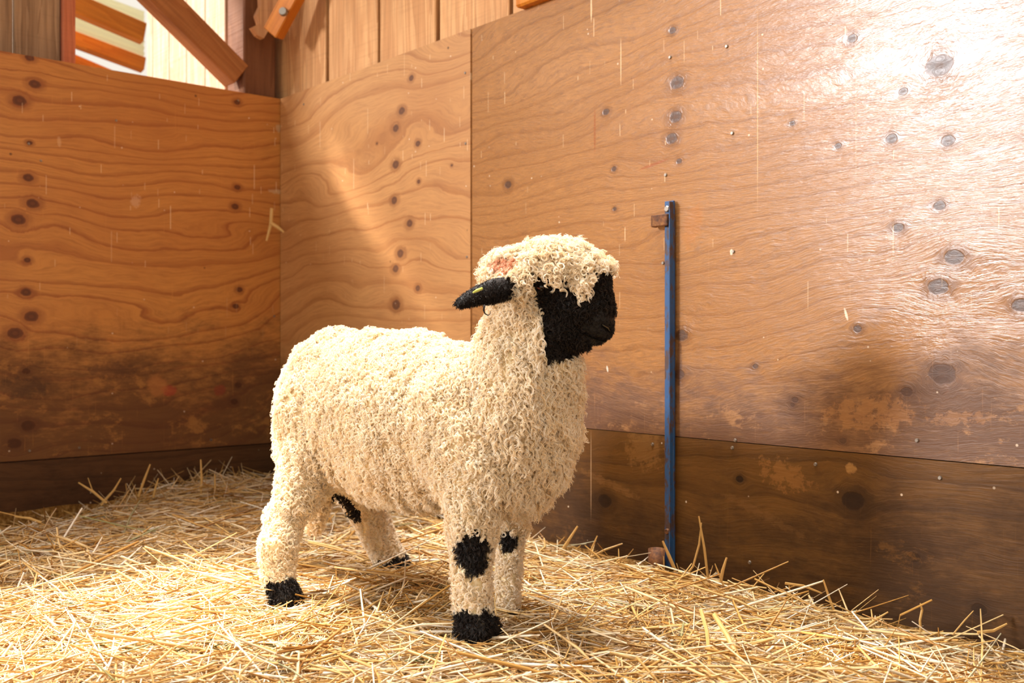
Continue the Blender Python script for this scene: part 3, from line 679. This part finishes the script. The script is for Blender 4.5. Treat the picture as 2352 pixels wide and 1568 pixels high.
def unit(v): return v / (np.linalg.norm(v, axis=1, keepdims=True) + 1e-9)
def locks(name, p, nn, length, down, curl_r, turns, fibres, rad, mat, spread=.0012, flow=None, K=13, lab=None, frizz=.0, sagk=.22, rnd=.16, clm=.35):
    n = len(p); Z = np.array([0, 0, -1.0])
    clump = np.stack([sn(p[:, 0] + p[:, 2], p[:, 1] - p[:, 2], 75, 1.0), sn(p[:, 1] + p[:, 2], p[:, 0], 70, 5.0), sn(p[:, 0], p[:, 2], 80, 9.0)], 1)
    g = nn * 1.0 + Z * down[:, None] + clump * clm + rng.normal(0, rnd, (n, 3))
    if flow is not None: g = g + flow
    # keep growing outward
    dt = (g * nn).sum(1); g = g + nn * np.maximum(.30 - dt, 0)[:, None]; g = unit(g)
    u = unit(np.cross(g, rng.normal(0, 1, (n, 3)))); v = np.cross(g, u); hand = np.where(rng.random(n) < .5, 1, -1)
    ph = rng.uniform(0, 2 * math.pi, n); tu = turns * rng.uniform(.7, 1.35, n); cr = curl_r * rng.uniform(.65, 1.35, n)
    s = np.linspace(0, 1, K)
    allp = np.zeros((n, fibres, K, 3), np.float32)
    for f in range(fibres):
        off = rng.normal(0, spread, (n, 3)); dph = rng.normal(0, .28, n); dl = rng.uniform(.85, 1.12, n)
        for k, q in enumerate(s):
            ang = ph + dph + hand * tu * 2 * math.pi * q ** 1.15
            rr = cr * min(1, q * 2.4) * (1.0 + .25 * q); 
            sag = Z * (length * sagk * q * q)[:, None]
            fr = rng.normal(0, frizz * q, (n, 3)) if frizz else 0
            allp[:, f, k] = p - nn * .002 + g * (length * dl * (q - .12 * q * q * q))[:, None] + u * (rr * (np.cos(ang) - np.cos(ph) * (1 - q)))[:, None] + v * (rr * (np.sin(ang) - np.sin(ph) * (1 - q)))[:, None] + sag + off * (.35 + .65 * q) + fr
    N = n * fibres; hc = bpy.data.hair_curves.new(name); hc.add_curves([K] * N)
    hc.position_data.foreach_set('vector', (allp.reshape(-1, 3) - np.array(LO, np.float32)).ravel())
    ra = hc.attributes.get('radius') or hc.attributes.new('radius', 'FLOAT', 'POINT')
    prof = np.interp(s, [0, .3, .8, 1], [.9, 1, .8, .35]); rv = (rng.uniform(.7, 1.25, (N, 1)) * prof[None] * rad).astype(np.float32)
    ra.data.foreach_set('value', rv.ravel()); hc.materials.append(mat)
    o = bpy.data.objects.new(name, hc); C.objects.link(o); o.parent = lamb; o['kind'] = 'stuff'
    if lab: o['label'] = lab
    return o
NL = 44000
p, nn = roots(NL); bl = blackness(p); sx, sy = side(p)
head = (p[:, 2] > .70) & (p[:, 0] > -.09)
muzzle = (bl > 0) & (p[:, 2] > .64) & (np.linalg.norm(np.stack([sx - 1378, sy - 758], 1), axis=1) < 52)
cap = (bl <= 0) & head & (p[:, 2] > .765)
legw = (p[:, 2] < .33)
cream_sel = (bl <= 0) & ~cap; low = np.clip((p[:, 2] - .12) / .25, 0, 1)
neck = np.clip((p[:, 0] + .12) / .15, 0, 1) * (p[:, 2] > .36)
ln = .017 + .010 * neck; ln = np.where(legw, .012 + .004 * low, ln)
dn = .45 + .55 * neck + .25 * np.clip((.6 - p[:, 2]) / .25, 0, 1)
c_ = cream_sel
fu = furrow(p); ln = ln * (1 + .28 * fu)
locks('fleece', p[c_], nn[c_], ln[c_] * rng.uniform(.8, 1.25, c_.sum()), dn[c_], .0030, 1.6, 6, .00052, cream_m, spread=.0007, rnd=.12, clm=.30, sagk=.3)
p2, nn2 = roots(80000); b2 = blackness(p2); s2x, s2y = side(p2)
cp = (b2 <= 0) & (p2[:, 2] > .765) & (p2[:, 0] > -.09)
cp |= (p2[:, 2] > .70) & (b2 > 0) & (s2y < 640 + 10 * np.sin(s2x * .11) + 34 * np.exp(-((s2x - 1322) / 26) ** 2)) & (s2x > 1250) & (s2x < 1352)
cp |= (b2 > 0) & (p2[:, 2] > .70) & (s2y < 622)
cp |= (b2 <= 0) & (p2[:, 2] > .74) & (p2[:, 0] > -.07)
pc, nc = p2[cp], nn2[cp]; out = unit(pc - np.array(at(1250, 720, 1.985)))
LK = rng.uniform(.016, .034, len(pc)) * (1 + .3 * sn(pc[:, 0], pc[:, 2] + pc[:, 1], 90, 2.0)); DK = .25 + .9 * np.clip((.84 - pc[:, 2]) / .05, 0, 1); FK = out * .5 + np.array([[.08, 0, 0]])
kx_, ky_ = side(pc); dye = inpoly(kx_, ky_, [(1122, 622), (1150, 604), (1192, 596), (1190, 622), (1150, 634)]) & (pc[:, 1] < 1.99)
locks('topknot', pc[~dye], nc[~dye], LK[~dye], DK[~dye], .0036, 1.7, 7, .00052, cream_m, .0008, flow=FK[~dye], K=14, clm=.6, lab='thick woolly topknot falling over the eyes')
pink_m = wool_mat('pinkish_wool', [(0, srgb(232, 172, 134)), (1, srgb(250, 212, 184))])
locks('stained_wool', pc[dye], nc[dye], LK[dye] * .6, DK[dye], .0020, 1.0, 7, .00052, pink_m, .0012, flow=FK[dye], K=12, lab='flat pinkish-orange patch of wool above the ear')
fs = (b2 > 0) & (p2[:, 2] > .62) & ~((np.linalg.norm(np.stack([s2x - 1384, s2y - 758], 1), axis=1) < 46)); 
locks('face_wool', p2[fs], nn2[fs], rng.uniform(.006, .013, fs.sum()), np.full(fs.sum(), .7), .0022, 1.1, 4, .00055, black_m, lab='short black curls on the face')
bd = fs & (s2y > 775)
locks('beard', p2[bd], nn2[bd], rng.uniform(.008, .018, bd.sum()), np.full(bd.sum(), 1.6), .0018, 1.2, 3, .00050, black_m, lab='black curls hanging from the jaw')
lg = (b2 > 0) & (p2[:, 2] < .5)
locks('leg_wool', p2[lg], nn2[lg], rng.uniform(.007, .014, lg.sum()), np.full(lg.sum(), .5), .0015, .8, 5, .0005, black_m, lab='black wool on knees and feet')
mz = (b2 > 0) & (p2[:, 2] > .62) & ~fs
locks('muzzle_fur', p2[mz], nn2[mz], rng.uniform(.003, .005, mz.sum()), np.full(mz.sum(), .8), .0003, .3, 9, .0003, black_m, K=5, lab='very short black fur on the muzzle')

# ---- ears: long flat drooping leaves
def ear(base, tip, wid, thick, name, lab, bend=.0):
    bm = bmesh.new(); base = Vector(base); tip = Vector(tip); ax = (tip - base); n = 14; rows = []
    d = ax.normalized(); s = Vector((0, 0, 1)); s = (s - d * s.dot(d)).normalized(); t_ = d.cross(s)
    for i in range(n + 1):
        u = i / n; w_ = wid * np.interp(u, [0, .15, .45, .8, .93, 1], [.55, .92, 1.0, .66, .42, .10]); c = base + ax * u + Vector((0, 0, 1)) * bend * math.sin(math.pi * u)
        ring = []
        for k in range(12):
            a = 2 * math.pi * k / 12; ring.append(bm.verts.new(c + s * math.cos(a) * max(w_, .004) * .5 + t_ * (math.sin(a) * thick * .5 + math.cos(a) ** 2 * .006) - LO))
        rows.append(ring)
    for i in range(n):
        for k in range(12): bm.faces.new((rows[i][k], rows[i][(k + 1) % 12], rows[i + 1][(k + 1) % 12], rows[i + 1][k]))
    bm.faces.new(rows[0][::-1]); bm.faces.new(rows[-1]); bmesh.ops.recalc_face_normals(bm, faces=bm.faces)
    me = mesh_from(bm, name)
    for q in me.polygons: q.use_smooth = True
    o = link(name, me, ear_m, lamb); o['label'] = lab
    me.calc_loop_triangles(); TT = np.array([q.vertices[:] for q in me.loop_triangles]); VV = np.array([v.co[:] for v in me.vertices]) + np.array(LO); 
    NN = np.array([v.normal[:] for v in me.vertices]); AA = VV[TT]; ar = np.linalg.norm(np.cross(AA[:, 1] - AA[:, 0], AA[:, 2] - AA[:, 0]), axis=1); cu = np.cumsum(ar) / ar.sum()
    m = 2600; ti = np.searchsorted(cu, rng.random(m)); r1 = np.sqrt(rng.random(m)); r2 = rng.random(m); b = np.stack([1 - r1, r1 * (1 - r2), r1 * r2], 1)
    pe = (VV[TT[ti]] * b[:, :, None]).sum(1); ne = unit((NN[TT[ti]] * b[:, :, None]).sum(1))
    locks('ear_fur', pe, ne, rng.uniform(.004, .009, m), np.full(m, .5), .0009, .6, 3, .0004, black_m, K=7, flow=np.array([list(d * .8)])).parent = o
    return o
ear_m = NT('ear_skin').done(srgb(34, 26, 24), .6, .3)
ear(at(1206, 656, 1.938), at(1050, 698, 1.84), .044, .012, 'ear', 'long black ear pointing back to the left', .006)
ear(at(1206, 656, 2.035), at(1110, 680, 2.16), .046, .012, 'ear', 'far ear behind the head', .004)
from mathutils.bvhtree import BVHTree
bvh = BVHTree.FromPolygons([tuple(v) for v in V], [p_.vertices[:] for p_ in body_me.polygons])
def surf(px, py, lift=0.0, y0=1.5, toward=1.0):
    o_ = at(px, py, y0); h = bvh.ray_cast(Vector((o_.x * 1.985 / y0, y0, CAMZ + (o_.z - CAMZ) * 1.985 / y0)), Vector((0, 1, 0)))
    return h[0] + h[1] * lift if h[0] is not None else at(px, py, 1.93)
# eyes almost hidden under the topknot
eye_m = NT('eye').done(srgb(26, 14, 8), .08, .8)
for Y, lab in ((1.921, 'dark eye half hidden by wool'), (2.038, 'far eye')):
    bm = bmesh.new(); bmesh.ops.create_uvsphere(bm, u_segments=20, v_segments=14, radius=.0105)
    me = mesh_from(bm, 'eye'); o = link('eye', me, eye_m, lamb); o.location = (surf(1243, 664, -.0045) if Y < 1.98 else at(1243, 664, Y)) - LO; o['label'] = lab
    for q in me.polygons: q.use_smooth = True
def strip(name, pts, wd, th, mat, lab):
    bm = bmesh.new(); rows = []; pts = [Vector(q) - LO for q in pts]
    for i, q in enumerate(pts):
        d = (pts[min(i + 1, len(pts) - 1)] - pts[max(i - 1, 0)]).normalized(); s = d.cross(Vector((0, 1, 0))).normalized(); n = s.cross(d)
        f = wd if not isinstance(wd, (list, tuple)) else wd[i]
        rows.append([bm.verts.new(q + s * f * .5 * math.cos(k * math.pi / 4) + n * th * .5 * math.sin(k * math.pi / 4)) for k in range(8)])
    for i in range(len(rows) - 1):
        for k in range(8): bm.faces.new((rows[i][k], rows[i][(k + 1) % 8], rows[i + 1][(k + 1) % 8], rows[i + 1][k]))
    bm.faces.new(rows[0][::-1]); bm.faces.new(rows[-1]); me = mesh_from(bm, name)
    for q in me.polygons: q.use_smooth = True
    o = link(name, me, mat, lamb); o['label'] = lab; return o
strip('ear_tag', [at(1086, 672, 1.842), at(1096, 667, 1.845), at(1108, 662, 1.85)], [.003, .006, .005], .003, NT('tag_plastic').done(srgb(196, 200, 96), .35, .5), 'small yellow-green ear tag')
eyc = strip('eye_corner', [surf(1232, 662, .003), surf(1236, 664, .004), surf(1240, 665, .003)], .003, .003, NT('pink_lid').done(srgb(150, 70, 50), .4, .5), 'reddish corner of the eye')
strip('ear_curl', [at(1113, 700, 1.855), at(1111, 712, 1.855), at(1114, 720, 1.855), at(1121, 724, 1.855), at(1126, 720, 1.855), at(1126, 714, 1.855)], [.004, .0032, .0026, .002, .0014, .0008], .002, ear_m, 'thin dark curl hanging under the ear')
lipm = NT('bare_nose_skin').done(srgb(74, 62, 44), .4, .5); slit = NT('dark_slit').done(srgb(5, 4, 3), .8, .1)
strip('nostril_rim', [surf(*q, .0045) for q in ((1376, 745), (1382, 746), (1389, 750), (1395, 756))], [.0015, .003, .003, .0015], .003, lipm, 'paler rim of the nostril')
strip('nostril', [surf(*q, .0035) for q in ((1376, 750), (1383, 752), (1389, 756), (1394, 761))], [.002, .005, .005, .002], .003, slit, 'dark nostril slit')
strip('mouth', [surf(*q, .0035) for q in ((1330, 757), (1345, 767), (1360, 775), (1376, 780), (1390, 780))], [.001, .0028, .003, .003, .002], .002, slit, 'dark line of the mouth')
# dark matted tuft hanging by the belly in front of the hind legs
ctr = np.array([list(at(px, py, 2.33)) for px, py in ((770, 1118), (782, 1132), (794, 1146), (804, 1160), (812, 1172), (822, 1182))])
pb_ = np.repeat(ctr, 16, 0) + rng.normal(0, .0045, (96, 3)); nb_ = unit(rng.normal(0, 1, (96, 3)) + np.array([[-.3, -.6, -.4]]))
locks('belly_tuft', pb_, nb_, rng.uniform(.008, .02, 96), np.full(96, 1.2), .003, 1.2, 4, .0007, black_m, lab='dark matted tuft under the belly')

# single stalks that stand out of the bed (each one a thing)
def one_stalk(pts, wd, label, name='straw_stalk', mat=None):
    pts = [Vector(p) for p in pts]; bm = bmesh.new(); rows = []
    o0 = pts[0].copy()
    for i, p in enumerate(pts):
        d = (pts[min(i + 1, len(pts) - 1)] - pts[max(i - 1, 0)]).normalized(); s = d.cross(Vector((0, 1, 0))).normalized(); n = s.cross(d)
        w_ = wd * (1.0 if i < len(pts) - 1 else .55)
        rows.append([bm.verts.new(p - o0 + s * w_ * .5 * math.cos(k * math.pi / 3) + n * w_ * .3 * math.sin(k * math.pi / 3)) for k in range(6)])
    for i in range(len(rows) - 1):
        for k in range(6): bm.faces.new((rows[i][k], rows[i][(k + 1) % 6], rows[i + 1][(k + 1) % 6], rows[i + 1][k]))
    bm.faces.new(rows[0][::-1]); bm.faces.new(rows[-1])
    o = link(name, mesh_from(bm, name), mat or straw_m); o.location = o0
    tag(o, label, 'straw stalk', 'single straw stalks standing out of the bedding'); return o
def st(pp, Y, wpx, label):
    one_stalk([at(px, py, Y if not isinstance(Y, tuple) else Y[0] + (Y[1] - Y[0]) * i / (len(pp) - 1)) for i, (px, py) in enumerate(pp)], wpx / F * (Y if not isinstance(Y, tuple) else Y[0]), label)
st([(1630,1360),(1618,1260),(1605,1185)], 2.42, 6, 'tall straight straw stalk leaning on the dark wall right of the blue bar')
st([(1558,1345),(1592,1300),(1606,1250),(1611,1200)], 2.44, 5, 'thin curved straw stalk rising right beside the blue bar')
st([(1275,1292),(1300,1250),(1327,1208)], 2.75, 8, 'stout orange straw stalk slanting up between sheep and blue bar')
st([(1552,1312),(1536,1275),(1522,1242)], 2.50, 8, 'stubby straw stalk standing in front of the rusty pipe socket')
st([(1350,1300),(1358,1262),(1372,1230)], 2.68, 5, 'short forked straw stalk standing midway between sheep and blue bar')
st([(1345,1285),(1390,1262),(1430,1248)], 2.66, 5, 'straw stalk lying obliquely just left of the rusty pipe socket')
st([(1408,1335),(1375,1280),(1343,1252)], 2.55, 5, 'straw stalk slanting down to the right between sheep and pipe socket')
st([(1655,1335),(1660,1310),(1669,1280)], 2.33, 8, 'short broad straw stalk with a blunt tip, first to the right of the tall one')
st([(1662,1345),(1650,1315),(1642,1294)], 2.32, 4, 'thin straw stalk crossing the short broad one right of the tall one')
st([(1803,1339),(1845,1345),(1888,1362)], 2.16, 6, 'bent straw stalk held nearly flat against the dark kick panel')
st([(1915,1400),(1903,1368),(1891,1331)], 2.14, 6, 'upright pale straw stalk right of the flat bent one')
st([(1990,1438),(2015,1420),(2040,1405)], 2.05, 6, 'pale straw stalk pointing up right at the foot of the kick panel')
st([(2115,1450),(2113,1425),(2118,1400),(2114,1385)], 1.99, 6, 'frayed white straw stalk upright near the right end of the kick panel')
st([(2190,1455),(2215,1425),(2236,1402)], 1.95, 4, 'thin straw stalk pointing up near the right edge of the picture')
st([(2245,1452),(2282,1448),(2313,1432)], 1.9, 8, 'curled pale straw leaf at the far right of the bedding')
st([(1640,1410),(1672,1462),(1705,1530),(1742,1575)], (1.93, 1.74), 11, 'thick yellow straw stalk lying in front near the lower right')
st([(1610,1400),(1624,1450),(1630,1510),(1628,1560)], (1.95, 1.78), 9, 'greenish flat straw blade beside the thick yellow stalk')
st([(460,1160),(463,1100),(461,1055)], 3.55, 6, 'tall upright straw stalk before the dark board of the left wall')
st([(496,1155),(494,1120),(493,1088)], 3.55, 5, 'shorter upright straw stalk right of the tall one at the left wall')
st([(318,1140),(330,1105),(345,1066)], 3.45, 6, 'slanting straw stalk in the tuft against the left wall board')
st([(245,1155),(215,1130),(180,1108)], 3.30, 6, 'orange straw stalk leaning left at the edge of the left tuft')
st([(240,1150),(212,1125),(202,1097)], 3.32, 3, 'thin hooked straw stalk in the left tuft')
st([(232,1160),(262,1125),(278,1098)], 3.30, 5, 'straw stalk leaning right in the left tuft')
st([(352,1142),(357,1120),(364,1098)], 3.45, 5, 'short upright straw stalk at the right of the left tuft')
st([(560,1320),(556,1260),(540,1225)], 2.48, 3, 'fine straw stalk rising left of the rear hoof') if False else None
st([(95,1200),(68,1190),(34,1186)], 3.0, 6, 'nearly flat straw stalk poking out at the far left bedding edge')
st([(1037,1545),(1130,1478),(1168,1445)][::-1], (1.86, 1.80), 4, 'pale straw stalk lying across the front hoof toward the viewer') if False else None
st([(280,1385),(310,1480),(330,1560)], (1.86, 1.70), 9, 'broad pale straw lying sunlit at the lower left') if False else None
# straws caught on the corner of the walls
st([(624,478),(622,515),(612,553)], 4.02, 8, 'upright yellow straw caught in the corner of the plywood walls')
st([(622,512),(638,522),(652,533)], 4.0, 8, 'short yellow straw hooked across the one caught in the corner')

# dark hay weeds mixed in the straw in front
hay_m = NT('dry_green_weed').done(srgb(88, 84, 40), .8, .2)
def weed(px, py, label, nst=26, r=.05):
    Y = (CAMZ - .13) * F / (py - 784); c = at(px, py, Y); V = []; Q = []; k = 0
    P0 = np.array([[c.x, c.y, height(np.array([c.x]), np.array([c.y]))[0] + .018]]) + rng.normal(0, 1, (nst, 3)) * np.array([r, r * .6, .004])
    az = rng.uniform(0, 6.28, nst); D = np.stack([np.cos(az), np.sin(az), rng.normal(0, .15, nst)], 1); D /= np.linalg.norm(D, axis=1, keepdims=True)
    V, Q = stalks(P0, D, rng.uniform(.012, .05, nst), rng.uniform(.0015, .004, nst), np.abs(rng.normal(0, .1, nst)))
    o = link('weed_tuft', quad_mesh('weed_tuft', V - np.array(c), Q), hay_m); o.location = c
    tag(o, label, 'dried weed', 'dried green weeds in the straw', 'stuff')
weed(290, 1492, 'crumbled dark green weed in the sunlit straw, lower left')
weed(505, 1490, 'dried grey-green weed in the straw below the rear hoof', 34)
weed(155, 1408, 'small dried weed in the bright straw at the far left', 16, .03)
weed(970, 1510, 'tiny dried green sprig in the straw left of the front hoof', 8, .015)
